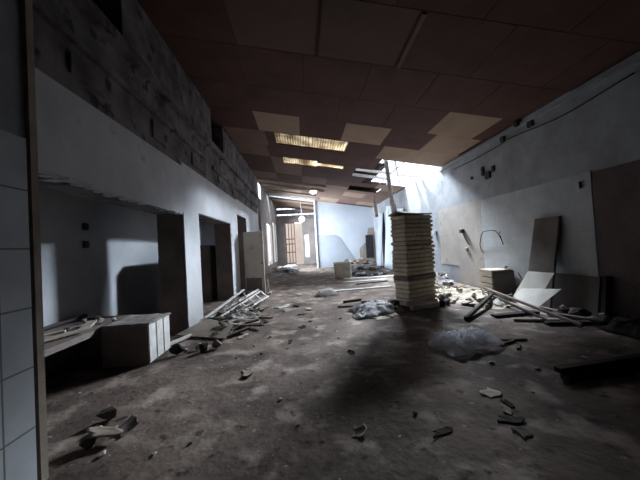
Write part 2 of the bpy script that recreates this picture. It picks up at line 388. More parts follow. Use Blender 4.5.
for y0 in YS:
    off = {3.8: -.97, 7.55: -1.16, 6.3: -.2, 8.8: -1.0}.get(round(y0, 2), -1.1 + .35 * math.sin(y0 * 5))
    y1 = y0 + 1.25
    x = off - 4 * (1.25 if y0 > 3.9 or y0 < 3.7 else 1.4)
    edges = []
    while x < XR: edges.append(x); x += 1.25 if y0 > 3.9 or y0 < 3.7 else 1.4
    for k, x0 in enumerate(edges):
        step = (edges[1] - edges[0]); x1 = min(x0 + step, XR + .02); x0 = max(x0, -5.2 if y0 < 14.9 else -2.42)
        if x1 < x0 + .05: continue
        xm = (x0 + x1) / 2; mi = 0
        h = rng.random()
        if h > .86 and y0 > 4: mi = 1
        ry = round(y0, 2)
        if ry == 3.8: mi = 4 if -1.1 < x0 < 1 else 0
        if ry in (5.05,): mi = 0
        if ry == 6.3: mi = 2 if x0 > 3.3 and x0 < 4.3 else 0
        if ry == 7.55: mi = 2 if (-1.3 < x0 < -.9 or 1.2 < x0 < 1.5 or 3.7 < x0 < 4.) else 0
        if ry == 8.8: mi = 2 if (x0 > 3.7 or 3.2 < xm < 3.7) else mi
        if y0 > 13.5: mi = [0, 1, 1, 2][int(h * 4)]
        for a0, a1, b0, b1 in cells(x0, x1, y0, y1): slab(a0 + .006, a1 - .006, b0 + .006, b1 - .006, mi, 0, .015)
        for a0, a1, b0, b1 in cells(x0, x1, y0, y1): slab(a0, a1, b0, b1, 3, .02, .06)
struct(mb, 'ceiling', [M['darkbrown'], M['midbrown'], M['tan'], M['backing'], M['dullbrown']])
# battens on the ceiling near the camera
def cbeam(name, m, p, q, w=.07, h=.035, drop=0.02):
    mb = MB(); mb.beam((p[0], p[1], zc(p[0]) - drop), (q[0], q[1], zc(q[0]) - drop), w, h); return struct(mb, name, m)
cbeam('trim_15', M['midbrown'], (1.88, 3.82), (1.9, 5.02))
cbeam('trim_16', M['backing'], (.43, 3.82), (.43, 5.02), .05)
# rafters crossing the gaps
cbeam('trim_17', M['whitewood'], (2.4, 11.9), (5.15, 11.9), .09, .1, -.08)
cbeam('trim_18', M['whitewood'], (3.5, 10.15), (4.9, 13.7), .07, .07, -.12)
cbeam('trim_19', M['whitewood'], (2.35, 12.5), (5.18, 12.5), .12, .1, .0)
cbeam('trim_20', M['whitewood'], (3.9, 10.12), (3.9, 13.7), .06, .08, -.1)
for n, y in enumerate((15.4, 16.7, 18.2, 19.3, 20.3, 21.7)):
    cbeam('trim_%d' % (21 + n), M['whitewood'] if n in (3, 4) else M['palewood'], (-2.2, y), (1.0 if y > 18 else 1.4, y), .1, .12, .05)
# translucent corrugated sheets lying over gaps between the boards
def corrugated(x0, x1, y0, y1, lab):
    m2 = MB(); n = int((x1 - x0) / .02)
    m2.grid(lambda u, v: (x0 + (x1 - x0) * u, y0 + (y1 - y0) * v, zc(x0 + (x1 - x0) * u) + .05 + .022 * math.sin(2 * math.pi * (x1 - x0) * u / .085)), n, 4, .003)
    o = m2.build('corrugated_roof_sheet', M['skylight'], origin=((x0 + x1) / 2, (y0 + y1) / 2, zc((x0 + x1) / 2)))
    tag(o, lab, 'roof sheet', 'translucent roof sheets'); return o
corrugated(-.74, .42, 8.83, 9.87, 'translucent corrugated roof sheet in the nearer ceiling gap, left half')
corrugated(.42, 1.64, 8.83, 9.87, 'translucent corrugated roof sheet in the nearer ceiling gap, brighter right half')
corrugated(-.64, .77, 11.18, 12.12, 'translucent corrugated roof sheet in the farther ceiling gap, wider left piece')
corrugated(.75, 1.87, 11.43, 11.97, 'thin strip of translucent corrugated sheet at right of the farther ceiling gap')
# dark roof sheet still lying above the left end of the broken hole
m2 = MB(); m2.grid(lambda u, v: (2.3 + 1.35 * u, 11.3 + 4.6 * v, zc(2.3 + 1.35 * u) + .28 + .018 * math.sin(u * 70)), 90, 3, .004)
tag(m2.build('corrugated_roof_sheet', M['backing'], origin=(2.97, 12.5, zc(3) + .28)), 'dark corrugated roof sheet above the left end of the broken ceiling hole', 'roof sheet')

m2 = MB(); m2.grid(lambda u, v: (2.4 + 2.1 * u, 14.4 + 4.0 * v, zc(2.4 + 2.1 * u) + .3 + .018 * math.sin(u * 100)), 90, 3, .004)
tag(m2.build('corrugated_roof_sheet', M['backing'], origin=(3.4, 15.2, zc(3.4) + .28)), 'dark corrugated roof sheet above the missing board beyond the roof hole', 'roof sheet')

# ------------------------------------------------------------------ small makers
def chunk(name, c, size, m, seed, flat=.6):
    """irregular broken lump sitting with its underside at c.z"""
    r = random.Random(seed); mb = MB()
    pts = []
    for i in range(14):
        a = r.uniform(0, 6.283); b = r.uniform(-1, 1); s = math.sqrt(1 - b * b)
        pts.append(V((math.cos(a) * s * size[0] / 2 * r.uniform(.75, 1.1), math.sin(a) * s * size[1] / 2 * r.uniform(.75, 1.1), b * size[2] / 2)))
    vs = [mb.bm.verts.new(p) for p in pts]
    bmesh.ops.convex_hull(mb.bm, input=vs)
    for v in [v for v in mb.bm.verts if not v.link_faces]: mb.bm.verts.remove(v)
    rz = r.uniform(0, 6.28)
    bmesh.ops.rotate(mb.bm, verts=mb.bm.verts[:], matrix=Matrix.Rotation(rz, 3, 'Z'), cent=(0, 0, 0))
    zmin = min(v.co.z for v in mb.bm.verts)
    bmesh.ops.translate(mb.bm, verts=mb.bm.verts[:], vec=(c[0], c[1], c[2] - zmin))
    return mb.build(name, m, origin=c)
def crumple(name, c, w, d, hgt, m, seed, fold=2.2, th=.006, rz=0, res=26):
    """crumpled sheet: ridged noise folds, edges on the ground"""
    mb = MB(); r = random.Random(seed); o = V((r.uniform(0, 50), r.uniform(0, 50), r.uniform(0, 50))); ca, sa = math.cos(R(rz)), math.sin(R(rz))
    def fn(u, v):
        x, y = (u - .5) * w, (v - .5) * d
        p = V((x * fold / max(w, .3) * 2, y * fold / max(d, .3) * 2, 0)) + o
        k = 1 + .28 * noise.noise(p * .9); x *= k; y *= 1 + .28 * noise.noise(p * .9 + V((9, 3, 1)))
        e = min(1, 5 * min(u, 1 - u, v, 1 - v))
        z = hgt * (.12 + .88 * e * (.55 * (1 - abs(noise.noise(p))) * .8 + .45 * (1 - abs(noise.noise(p * 2.3 + o))) - .15 + .25 * noise.noise(p * 4)))
        return (c[0] + x * ca - y * sa, c[1] + x * sa + y * ca, c[2] + max(th + .001, z))
    mb.grid(fn, res, res, th)
    return mb.build(name, m, origin=c)
def scrap(name, c, w, d, m, seed, curl=.03, rz=0, th=.004):
    """torn flat scrap with a curled corner"""
    mb = MB(); r = random.Random(seed); ca, sa = math.cos(R(rz)), math.sin(R(rz)); k = [r.uniform(.65, 1.15) for _ in range(8)]
    cu = r.uniform(0, 1)
    def fn(u, v):
        x = (u - .5) * w * (k[0] + (k[1] - k[0]) * v) + .12 * w * math.sin(5 * v + k[4] * 6); y = (v - .5) * d * (k[2] + (k[3] - k[2]) * u) + .08 * d * math.sin(7 * u + k[5] * 6)
        z = curl * .45 * (abs(u - cu) ** 2 * 1.5 + (v * k[6]) ** 3) + th + .001
        return (c[0] + x * ca - y * sa, c[1] + x * sa + y * ca, c[2] + z)
    mb.grid(fn, 8, 8, th)
    return mb.build(name, m, origin=c)
def plank(name, p, q, w, h, m):
    mb = MB(); mb.beam(p, q, w, h); mb.bevel(min(w, h) * .12)
    return mb.build(name, m, origin=((p[0] + q[0]) / 2, (p[1] + q[1]) / 2, min(p[2], q[2]) - h / 2))
def leanboard(name, b0, b1, t1, t0, th, m):
    """board from two bottom corners and two top corners, thickened to the back"""
    mb = MB(); mb.quadslab([b0, b1, t1, t0], th); mb.bevel(.003)
    return mb.build(name, m, origin=((b0[0] + b1[0]) / 2, (b0[1] + b1[1]) / 2, min(b0[2], b1[2])))

# ------------------------------------------------------------------ brick pillar and what leans on it
PC = V((2.32, 6.36, 0)); AX = V((.897, .442, 0)); AY = V((-.442, .897, 0))
def pil(u, v, z): return PC + AX * u + AY * v + V((0, 0, z))
t = thing('brick_pillar', (2.62, 6.72, 0), 'broken free-standing tan brick pillar in the middle of the hall', 'pillar')
PW, PD, PH = .92, .44, 2.12
mb = MB(); nc = 21; ch = PH / nc; rp = random.Random(3)
for i in range(nc):
    if i in (6,): continue
    z0 = i * ch
    j = [rp.uniform(-.014, .026) for _ in range(4)]
    cut = PW * rp.uniform(.3, .7); e = rp.uniform(-.012, .012)
    mb.box((-j[0], -.012 - j[1], z0 + .012), (cut - .004, PD + j[3], z0 + ch - .012))
    mb.box((cut + .004, -.012 - j[1] + e, z0 + .012), (PW + .01 + j[2], PD + j[3] + e, z0 + ch - .012))
mb.bevel(.014, 2)
for i in range(nc):
    z0 = i * ch; mb.box((.02, .02, z0), (PW - .02, PD - .02, z0 + ch), 1)
for v in mb.bm.verts:
    n_ = noise.noise(v.co * 9) * .012
    q = pil(v.co.x + n_, v.co.y + n_, v.co.z); v.co = q
mb.build('shaft', [M['brick'], M['joint']], t)
mb = MB(); z0 = 6 * ch
mb.box((-.022, -.024, z0 - .01), (PW + .028, PD + .02, z0 + ch + .012)); mb.bevel(.02, 2)
for v in mb.bm.verts: v.co = pil(v.co.x, v.co.y, v.co.z + .012 * math.sin(v.co.x * 7))
mb.build('mortar_band', M['darkband'], t)
mb = MB()
def capf(u, v):
    x, y = -.03 + (PW + .04) * u, -.03 + (PD + .06) * v
    return pil(x, y, PH + .035 + .035 * (1 - abs(2 * v - 1)) + .09 * max(0, .6 - u) * (1 - abs(2 * v - 1)) + .02 * noise.noise(V((x * 6, y * 6, 1))))
mb.grid(capf, 16, 8, .03); mb.build('cap', M['cap'], t)
mb = MB(); mb.box((-.03, -.03, 0), (PW + .03, PD + .03, .03)); mb.bevel(.01)
for v in mb.bm.verts: v.co = pil(v.co.x, v.co.y, v.co.z)
mb.build('footing', M['darkband'], t)

plank_o = plank('timber_pole', (3.42, 9.75, .0), (3.18, 10.2, zc(3.18) + .1), .13, .09, M['whitewood'])
tag(plank_o, 'tall white timber pole standing behind the brick pillar, rising into the roof hole', 'pole')
for k, (a, b, lab) in enumerate(((((2.14, 6.14, .155)), ((2.62, 6.26, .155)), 'upper pale stone strip lying at the foot of the brick pillar'),
                                 (((2.26, 6.10, .06)), ((2.94, 6.26, .06)), 'lower pale stone strip lying at the foot of the brick pillar'))):
    tag(plank('stone_block', a, b, .12, .12 if k else .07, M['block']), lab, 'block')
# dark rubble at the pillar foot
for k, (x, y, s, cm) in enumerate(((3.25, 6.62, .34, 0), (3.38, 6.85, .30, 0), (3.22, 6.4, .22, 0), (1.98, 6.35, .3, 0), (2.0, 6.65, .26, 0), (3.05, 6.3, .2, 0), (1.9, 6.12, .18, 0))):
    tag(chunk('rubble_chunk', (x, y, 0), (s, s * .8, s * .75), M['rubbledark'], 100 + k), 'dark broken rubble chunk around the foot of the brick pillar', 'rubble', 'dark chunks at the pillar foot')

# crumpled sheeting left of the pillar
tag(crumple('cloth_heap', (1.52, 6.25, 0), .95, .8, .26, M['cloth'], 5, 2.6, rz=20), 'crumpled grey white sheeting heaped on the floor left of the brick pillar', 'cloth')
tag(crumple('cloth_heap', (1.18, 5.86, 0), .48, .34, .12, M['cloth'], 9, 2.0, rz=15), 'small end of crumpled pale cloth nearest the camera left of the brick pillar', 'cloth')
tag(scrap('cardboard_scrap', (1.50, 5.66, 0), .46, .22, M['rubblepale'], 11, .05, rz=15), 'torn cream cardboard scrap in front of the crumpled sheeting', 'scrap')
tag(scrap('cardboard_scrap', (1.75, 5.82, 0), .30, .2, M['palewood'], 12, .08, rz=40), 'curled tan scrap between the crumpled sheeting and the pillar', 'scrap')
tag(plank('timber_offcut', (.98, 7.45, .03), (1.45, 7.6, .03), .1, .05, M['darkwood']), 'dark short timber offcut behind the crumpled sheeting', 'timber')
tag(plank('timber_offcut', (.75, 6.95, .02), (1.25, 6.85, .02), .07, .03, M['darkwood']), 'thin dark lath left of the crumpled sheeting', 'timber')
tag(plank('timber_offcut', (1.4, 7.3, .03), (1.9, 7.2, .03), .1, .05, M['brownboard']), 'brown timber offcut at the back edge of the crumpled sheeting', 'timber')
# long pale strips on the floor behind
for k, (p, q, w, lab) in enumerate((((.7, 9.35, .02), (2.9, 9.6, .02), .16, 'long white board lying flat on the floor behind the crumpled sheeting'),
                                    ((1.5, 11.4, .02), (3.3, 11.55, .02), .2, 'white board lying on the floor right of the pale crate'),
                                    ((1.9, 10.6, .025), (3.2, 11.0, .025), .1, 'dark lath lying on the floor between two white boards'),
                                    ((1.7, 12.6, .02), (3.9, 12.5, .02), .25, 'pale board lying on the floor at the rim of the far rubble'))):
    tag(plank('floor_board', p, q, w, .03, M['darkwood'] if k == 2 else M['whitewood']), lab, 'board')

# white plastic bag on the floor
tag(crumple('plastic_bag', (.63, 8.75, 0),   .66, .36, .25, M['bag'], 21, 1.5, rz=5), 'small white plastic bag lying alone on the middle of the floor', 'bag')
# pale crate
t = thing('storage_crate', (1.83, 13.4, 0), 'pale open-topped crate standing on the floor in front of the far rubble', 'crate')
rt = rotz(-3)
def crt(lo, hi, name, m): mb = MB(); mb.box(lo, hi, rot=rt, piv=(1.83, 13.4, 0)); mb.bevel(.008); return mb.build(name, m, t)
crt((1.42, 13.12, .0), (2.10, 13.15, .68), 'front_panel', M['palewood']); crt((2.13, 13.12, 0), (2.16, 13.72, .72), 'side_panel', M['whitewood']); crt((1.39, 13.15, 0), (1.42, 13.72, .72), 'side_panel', M['whitewood'])
crt((1.42, 13.69, 0), (2.13, 13.72, .7), 'back_panel', M['palewood']); crt((1.37, 13.10, .68), (2.18, 13.16, .74), 'rim', M['whitewood']); crt((2.10, 13.09, 0), (2.17, 13.13, .68), 'corner_post', M['whitewood']); crt((1.42, 13.15, .01), (2.13, 13.69, .05), 'base', M['palewood'])
crt((1.42, 13.16, .56), (2.12, 13.68, .6), 'lid', M['darkwood'])
tag(chunk('plaster_lump', (2.0, 13.45, .60), (.24, .2, .28), M['bag'], 61), 'white plaster lump standing in the top of the pale crate', 'lump')

# ------------------------------------------------------------------ rubble heaps
def heap(cx, cy, rx, ry, hgt, m, seed, lab, pieces, pm, plab, grp, smin=.12, smax=.4, flat=.5, name='rubble_heap', cut=None):
    o = V((seed * 3.1, seed * 1.7, 0))
    def hz(x, y):
        d = ((x - cx) / rx) ** 2 + ((y - cy) / ry) ** 2
        return max(0, (1 - d)) ** .7 * hgt * (.65 + .5 * noise.noise(V((x * 2.2, y * 2.2, 0)) + o)) + max(0, min(1, 4 * (1 - d))) * .05 * noise.noise(V((x * 7, y * 7, 0)) + o)
    mb = MB()
    def fn(u, v):
        a = 2 * math.pi * u; k = 1 + .14 * noise.noise(V((math.cos(a) * 2, math.sin(a) * 2, seed)))
        x, y = cx + rx * v * math.cos(a) * k, cy + ry * v * math.sin(a) * k
        x = min(x, XR - .04)
        return (x, y, max(.004, hz(x, y)))
    N1, N2 = 64, 18
    c0 = mb.bm.verts.new((cx, cy, hz(cx, cy)))
    rings = [[mb.bm.verts.new(fn(i / N1, (j + 1) / N2)) for i in range(N1)] for j in range(N2)]
    for i in range(N1):
        mb.bm.faces.new((c0, rings[0][i], rings[0][(i + 1) % N1]))
        for j in range(N2 - 1): mb.bm.faces.new((rings[j][i], rings[j + 1][i], rings[j + 1][(i + 1) % N1], rings[j][(i + 1) % N1]))
    ob = mb.build(name, m, origin=(cx, cy, 0)); tag(ob, lab, 'rubble', kind='stuff')
    r = random.Random(seed)
    for k in range(pieces):
        a = r.uniform(0, 6.283); q = math.sqrt(r.uniform(0, 1.05))
        s = r.uniform(smin, smax); x, y = cx + rx * q * math.cos(a), cy + ry * q * math.sin(a)
        if x > XR - s * .75: x = XR - s * .75 - .02
        z = max(0, hz(x, y) - .02)
        kk = r.random(); mm = r.choice(pm)
        if kk < .55: oo = chunk('rubble_chunk', (x, y, z), (s, s * r.uniform(.5, 1), s * r.uniform(.25, flat)), mm, seed * 100 + k); L_ = plab[0]; n_ = 'rubble'
        elif kk < .8: oo = scrap('board_scrap', (x, y, z + .01), s * 1.5, s * r.uniform(.6, 1.1), mm, seed * 100 + k, .12, r.uniform(0, 360), .012); L_ = plab[1]; n_ = 'scrap'
        else:
            an = r.uniform(0, 6.28); l = s * 2.0; dx, dy = math.cos(an) * l / 2, math.sin(an) * l / 2
            if x + abs(dx) > XR - .08: x = XR - .1 - abs(dx)
            oo = plank('timber_offcut', (x - dx, y - dy, z + .03), (x + dx, y + dy, z + .04 + r.uniform(0, .12)), .06, .035, mm); L_ = plab[2]; n_ = 'timber'
        tag(oo, L_, n_, grp + {'rubble': ', chunks', 'scrap': ', scraps', 'timber': ', offcuts'}[n_])
W_, P_, G_, D_ = M['whitewood'], M['rubblepale'], M['rubble'], M['rubbledark']
heap(4.08, 7.2, .82, 1.5, .17, M['rubblepale'], 31, 'sunlit low heap of pale fine rubble right of the brick pillar', 100, [P_, P_, M['cardboard'], D_, D_, G_],
     ('pale broken chunk on the sunlit heap right of the pillar', 'flat broken scrap on the sunlit heap right of the pillar', 'short offcut on the sunlit heap right of the pillar'), 'sunlit heap right of the pillar', .05, .2)
heap(4.4, 10.3, .75, 1.4, .5, M['rubble'], 32, 'grey rubble heap against the right wall beyond the pillar', 44, [G_, G_, D_, D_, D_, M['cloth']],
     ('broken chunk on the grey heap along the right wall beyond the pillar', 'flat scrap on the grey heap along the right wall beyond the pillar', 'offcut on the grey heap along the right wall beyond the pillar'), 'grey heap along the right wall', .15, .42)
heap(3.2, 16.3, 1.3, 3.3, .4, M['rubble'], 33, 'wide grey rubble heap on the floor before the far white partition', 95, [G_, W_, M['cloth'], D_, D_, M['bluegrey'], M['paper']],
     ('broken chunk on the wide far heap before the white partition', 'flat scrap on the wide far heap before the white partition', 'offcut on the wide far heap before the white partition'), 'wide far heap', .2, .6)
heap(3.9, 19.6, 1.25, .85, .75, M['cap'], 36, 'tan earth bank piled against the foot of the far white partition', 10, [M['cap'], M['cardboard'], D_],
     ('clod on the tan bank against the white partition', 'flat scrap on the tan bank against the white partition', 'offcut on the tan bank against the white partition'), 'tan bank at the partition', .2, .5)
heap(-1.2, 19.0, .8, 3.2, .4, M['rubble'], 34, 'grey rubble heap along the far left windows', 34, [G_, W_, M['cloth'], D_, D_],
     ('broken chunk on the heap along the far left windows', 'flat scrap on the heap along the far left windows', 'offcut on the heap along the far left windows'), 'heap along the far left windows', .2, .55)
heap(-1.62, 6.5, .55, 1.35, .14, M['rubble'], 35, 'low grey rubble strewn in front of the left wall by the white laths', 70, [G_, M['paper'], M['cardboard'], D_, D_, M['brownboard']],
     ('broken chunk in the rubble beside the white laths', 'flat scrap in the rubble beside the white laths', 'brown offcut in the rubble beside the white laths'), 'rubble beside the white laths', .1, .28)

# ------------------------------------------------------------------ left side
# white lath frames (broken ceiling grid) leaning on the rubble
t = thing('lath_frame', (-2.05, 7.6, 0), 'white broken lath frame lying along the left wall', 'frame')
def lath(p, q, w=.05, h=.03, name='rail'): mb = MB(); mb.beam(p, q, w, h); mb.build(name, M['whitewood'], t)
lath((-2.28, 5.75, .06), (-1.62, 9.9, .16), .06, .05); lath((-2.05, 5.9, .2), (-1.75, 8.2, .42)); 
for k in range(5): lath((-2.2 + k * .1, 6.3 + k * .6, .09), (-1.93 + k * .05, 6.4 + k * .42, .22 + k * .03), .04, .02, 'rung')
t = thing('lath_frame', (-1.35, 7.4, 0), 'white broken lath frame with cross pieces, right one by the left wall', 'frame')
lath((-1.85, 6.3, .12), (-1.4, 8.9, .24)); lath((-1.68, 6.2, .06), (-1.15, 8.8, .09))
for k in range(6): lath((-1.82 + k * .09, 6.4 + k * .48, .13 + k * .025), (-1.64 + k * .1, 6.4 + k * .46, .05), .04, .025, 'rung')
for k in range(4): lath((-1.7 + k * .1, 6.7 + k * .5, .08), (-1.5 + k * .1, 6.9 + k * .5, .16), .05, .02, 'rung')
# cardboard sheet
mb = MB(); mb.quadslab([(-2.42, 5.38, .05), (-1.42, 4.98, .035), (-1.40, 5.46, .15), (-2.02, 5.95, .18)], .015); 
tag(mb.build('cardboard_sheet', M['cardboard'], origin=(-1.8, 5.4, 0)), 'flat dusty tan board lying by the foot of the white wall pier', 'board')
for k, (x, y, w, d, rz) in enumerate(((-1.25, 5.25, .45, .07, 40), (-1.05, 5.65, .5, .08, -35), (-1.2, 5.9, .42, .07, 15), (-.9, 6.2, .45, .08, -50))):
    dx, dy = math.cos(R(rz)) * w / 2, math.sin(R(rz)) * w / 2
    tag(plank('timber_offcut', (x - dx, y - dy, .03), (x + dx, y + dy, .08), d, .04, M['brownboard']), 'brown splintered offcut right of the flat tan board', 'timber', 'brown offcuts right of the tan board')
for k, (x, y, s, cm, lab) in enumerate(((-1.0, 6.05, .34, 'paper', 'pale flat scrap right of the white laths'), (-.6, 7.4, .4, 'paper', 'grey pale scrap on the open floor right of the white laths'), (-.25, 7.5, .3, 'darkcloth', 'small dark rag on the open floor between pale scraps'),
                                    (.05, 6.95, .22, 'paper', 'little pale scrap on the floor right of the small dark rag'), (-.2, 9.2, .25, 'paper', 'pale scrap on the floor in front of the cream door'), (-.12, 6.5, .2, 'cloth', 'pale chip on the floor nearer than the small dark rag'),
                                    (-1.15, 5.1, .22, 'paper', 'pale crumb at the right tip of the flat tan board'), (-.76, 3.56, .22, 'cardboard', 'single tan chip lying alone on the left foreground floor'), (.57, 3.95, .1, 'paper', 'tiny white chip alone on the middle foreground floor'),
                                    (.36, 2.27, .14, 'block', 'curved pale scrap on the dark foreground floor at bottom middle'), (-.1, 5.4, .16, 'darkcloth', 'dark flat chip alone on the mid floor'), (-.3, 4.6, .1, 'darkcloth', 'small dark crumb on the foreground floor'))):
    tag(scrap('floor_scrap', (x, y, 0), s, s * .6, M[cm], 300 + k, .05, 40 * k, .008), lab, 'scrap')
# bits by the tan board, nearer
tag(plank('plastic_tube', (-2.35, 4.72, .04), (-2.1, 5.3, .05), .05, .05, M['whitewood']), 'short white tube lying between the tiled stub and the white wall pier', 'tube')
for k, (x, y, s, cm, lab) in enumerate(((-1.72, 4.62, .16, 'paper', 'upright pale chip in front of the flat tan board'), (-1.62, 4.5, .24, 'darkcloth', 'dark lump in front of the flat tan board'), (-1.45, 4.62, .2, 'brownboard', 'brown lump at right in front of the flat tan board'),
                                        (-1.98, 4.45, .24, 'darkcloth', 'dark lump beside the short white tube'), (-1.88, 4.5, .1, 'paper', 'small pale lump beside the short white tube'))):
    tag(chunk('rubble_chunk', (x, y, 0), (s, s * .7, s * .7), M[cm], 330 + k), lab, 'rubble')
# tiled stub block
t = thing('tiled_stub', (-2.54, 4.5, 0), 'low masonry stub with white tile strips on its side, inside the left opening', 'masonry')
MB().box((-2.85, 4.13, 0), (-2.235, 4.76, .55)).bevel(.006).build('body', M['brownboard'], t)
for k in range(3): MB().box((-2.234, 4.14 + k * .21, .02), (-2.212, 4.32 + k * .21, .555)).bevel(.004).build('tile_strip', M['whitewood'], t)
MB().grid(lambda u, v: (-2.86 + .66 * u, 4.12 + .66 * v, .572 + .012 * noise.noise(V((u * 7, v * 7, 0)))), 12, 14, .02).build('dust_top', M['rubble'], t)
# raised slab
t = thing('counter_slab', (-3.3, 4.2, 0), 'low rubble-strewn counter slab left of the tiled stub in the dark opening', 'counter')
MB().box((-3.68, 2.6, .47), (-2.87, 5.0, .545)).bevel(.005).build('top', M['reveal'], t)
MB().box((-3.66, 2.7, 0), (-3.5, 4.95, .47)).build('support_wall', M['reveal'], t)
MB().box((-3.49, 4.6, 0), (-2.9, 4.75, .47)).build('support_wall', M['reveal'], t)
for k, (x, y, w, d, rz, cm, lab) in enumerate(((-3.05, 3.75, .6, .09, 60, 'palewood', 'pale lath on the counter slab next to the tiled stub'), (-3.15, 3.45, .45, .14, 75, 'cardboard', 'pale torn board on the near end of the counter slab'), (-3.3, 3.8, .4, .1, 30, 'palewood', 'broken lath lying across the middle of the counter slab'), (-3.1, 4.25, .35, .12, 110, 'cardboard', 'short tan board at the far end of the counter slab'))):
    dx, dy = math.cos(R(rz)) * w / 2, math.sin(R(rz)) * w / 2
    tag(plank('board_offcut', (x - dx, y - dy, .565), (x + dx, y + dy, .60), d, .025, M[cm]), lab, 'board')
for k in range(12):
    tag(chunk('rubble_chunk', (rng.uniform(-3.55, -2.95), rng.uniform(3.3, 4.9), .545), (.12, .1, .07), M[rng.choice(['rubble', 'paper', 'rubbledark'])], 350 + k), 'small chunk lying on the counter slab in the left opening', 'rubble', 'chunks on the counter slab')
mb = MB(); mb.tube([(-3.62, 3.2, .575), (-3.58, 4.0, .60), (-3.6, 4.9, .60)], .028)
tag(mb.build('metal_pipe', M['darkwood'], origin=(-3.6, 4.0, .545)), 'dark pipe lying along the back of the counter slab', 'pipe')
# fittings on the room wall
for k, (z, lab) in enumerate(((2.08, 'upper dark junction box on the room wall seen through the left opening'), (1.77, 'lower dark junction box on the room wall seen through the left opening'))):
    mb = MB(); mb.box((-3.758, 5.08, z - .06), (-3.71, 5.2, z + .06)); mb.bevel(.012, 2); t = tag(mb.build('junction_box', M['fixture'], origin=(-3.75, 5.14, z)), lab, 'junction box')
# brown boxes in the second room
t = thing('wooden_cupboard', (-3.3, 9.6, 0), 'dark brown cupboard in the dim room behind the second opening', 'cupboard')
MB().box((-3.68, 9.2, 0), (-2.95, 10.6, 1.75)).bevel(.01).build('body', M['brownboard'], t); MB().box((-3.66, 9.16, .1), (-3.33, 9.199, 1.7)).bevel(.005).build('door', M['brownboard'], t); MB().box((-3.31, 9.16, .1), (-2.97, 9.199, 1.7)).bevel(.005).build('door', M['brownboard'], t)
# cream door leaf leaning outwards
t = thing('door_leaf', (-1.75, 9.9, 0), 'cream unhinged door standing against the white left wall', 'door')
rd = rotz(-14)
def dl(lo, hi, n, m, par=None): mb = MB(); mb.box(lo, hi, rot=rd, piv=(-2.2, 10.2, 0)); mb.bevel(.006); return mb.build(n, m, par or t)
leaf = dl((-2.08, 10.17, 0), (-1.36, 10.22, 2.16), 'panel', M['doorleaf']); dl((-2.08, 10.22, .0), (-2.02, 10.62, 2.16), 'frame', M['palewood']); 
dl((-1.43, 10.12, 1.02), (-1.40, 10.17, 1.1), 'handle', M['fixture'], leaf); dl((-2.04, 10.16, .12), (-1.46, 10.17, .55), 'kick_panel', M['brownboard'], leaf)
mb = MB(); mb.beam((-1.28, 9.95, .05), (-1.3, 9.98, .5), .05, .03); tag(mb.build('timber_offcut', M['whitewood'], origin=(-1.29, 9.96, 0)), 'short white post at the right foot of the cream door', 'timber')
tag(chunk('rubble_chunk', (-1.22, 9.75, 0), (.3, .2, .14), M['paper'], 401), 'pale lump at the right foot of the cream door', 'rubble')
# foreground left scraps
tag(scrap('cardboard_scrap', (-1.72, 2.50, .05), .26, .15, M['cardboard'], 411, .07, 20, .012), 'torn tan board scrap at the foot of the nearest tiled pier', 'scrap')
tag(scrap('cardboard_scrap', (-1.62, 2.62, .0), .2, .12, M['taupe'], 412, .08, 70, .012), 'grey board scrap behind the torn tan one at the nearest pier', 'scrap')
for k, (x, y, s, cm, lab) in enumerate(((-1.80, 2.42, .14, 'rubbledark', 'dark lump in front of the torn tan scrap at the nearest pier'), (-1.86, 2.62, .16, 'block', 'pale stone chip wedged beside the casing of the nearest pier'), (-1.9, 2.8, .2, 'rubbledark', 'dark lump behind the pale stone chip at the nearest pier'), (-1.62, 2.32, .07, 'block', 'tiny pale chip lowest in the left corner'))):
    tag(chunk('rubble_chunk', (x, y, 0), (s, s * .7, s * .6), M[cm], 420 + k), lab, 'rubble')
mb = MB(); mb.lathe([(.02, 0), (.02, .02)], (0, 0, 0), 10); bmesh.ops.rotate(mb.bm, verts=mb.bm.verts[:], matrix=Matrix.Rotation(R(90), 3, 'Y'), cent=(0, 0, 0)); bmesh.ops.translate(mb.bm, verts=mb.bm.verts[:], vec=(-1.87, 1.78, 1.05))
tag(mb.build('wall_plug', M['fixture'], origin=(-1.87, 1.78, 1.05)), 'small black plug on the tiles of the nearest pier', 'plug')

# ------------------------------------------------------------------ right side
# pale cabinet with a dark front
t = thing('low_cabinet', (4.9, 7.3, 0), 'low cabinet with pale ribbed side and brown front against the right wall', 'cabinet')
rc = rotz(-4)
def cb(lo, hi, n, m, bv=.006): mb = MB(); mb.box(lo, hi, rot=rc, piv=(4.64, 7.05, 0)); mb.bevel(bv); return mb.build(n, m, t)
cb((4.66, 7.07, .0), (5.18, 7.62, .64), 'body', M['brownboard']); cb((4.62, 7.06, .64), (5.14, 7.64, .67), 'top', M['cardboard'])
for k in range(4): cb((4.62, 7.06, .02 + k * .16), (4.66, 7.64, .155 + k * .16), 'side_board', M['cardboard'])
cb((4.68, 7.05, .05), (5.12, 7.07, .6), 'front_panel', M['taupe'])
tag(chunk('paper_bundle', (5.03, 6.88, .672), (.2, .12, .1), M['cardboard'], 440), 'small pale bundle on top of the low cabinet', 'bundle')
t.location.y -= .28; t.location.x -= .04
mb = MB(); mb.grid(lambda u, v: (5.0 + .12 * math.sin(math.pi * v) * 1, 6.46 - .04 * v + .05 * u, .005 + .62 * v), 3, 10, .01)
tag(mb.build('curved_strip', M['cardboard'], origin=(5.0, 6.46, 0)), 'bent pale strip standing right of the low cabinet', 'strip')
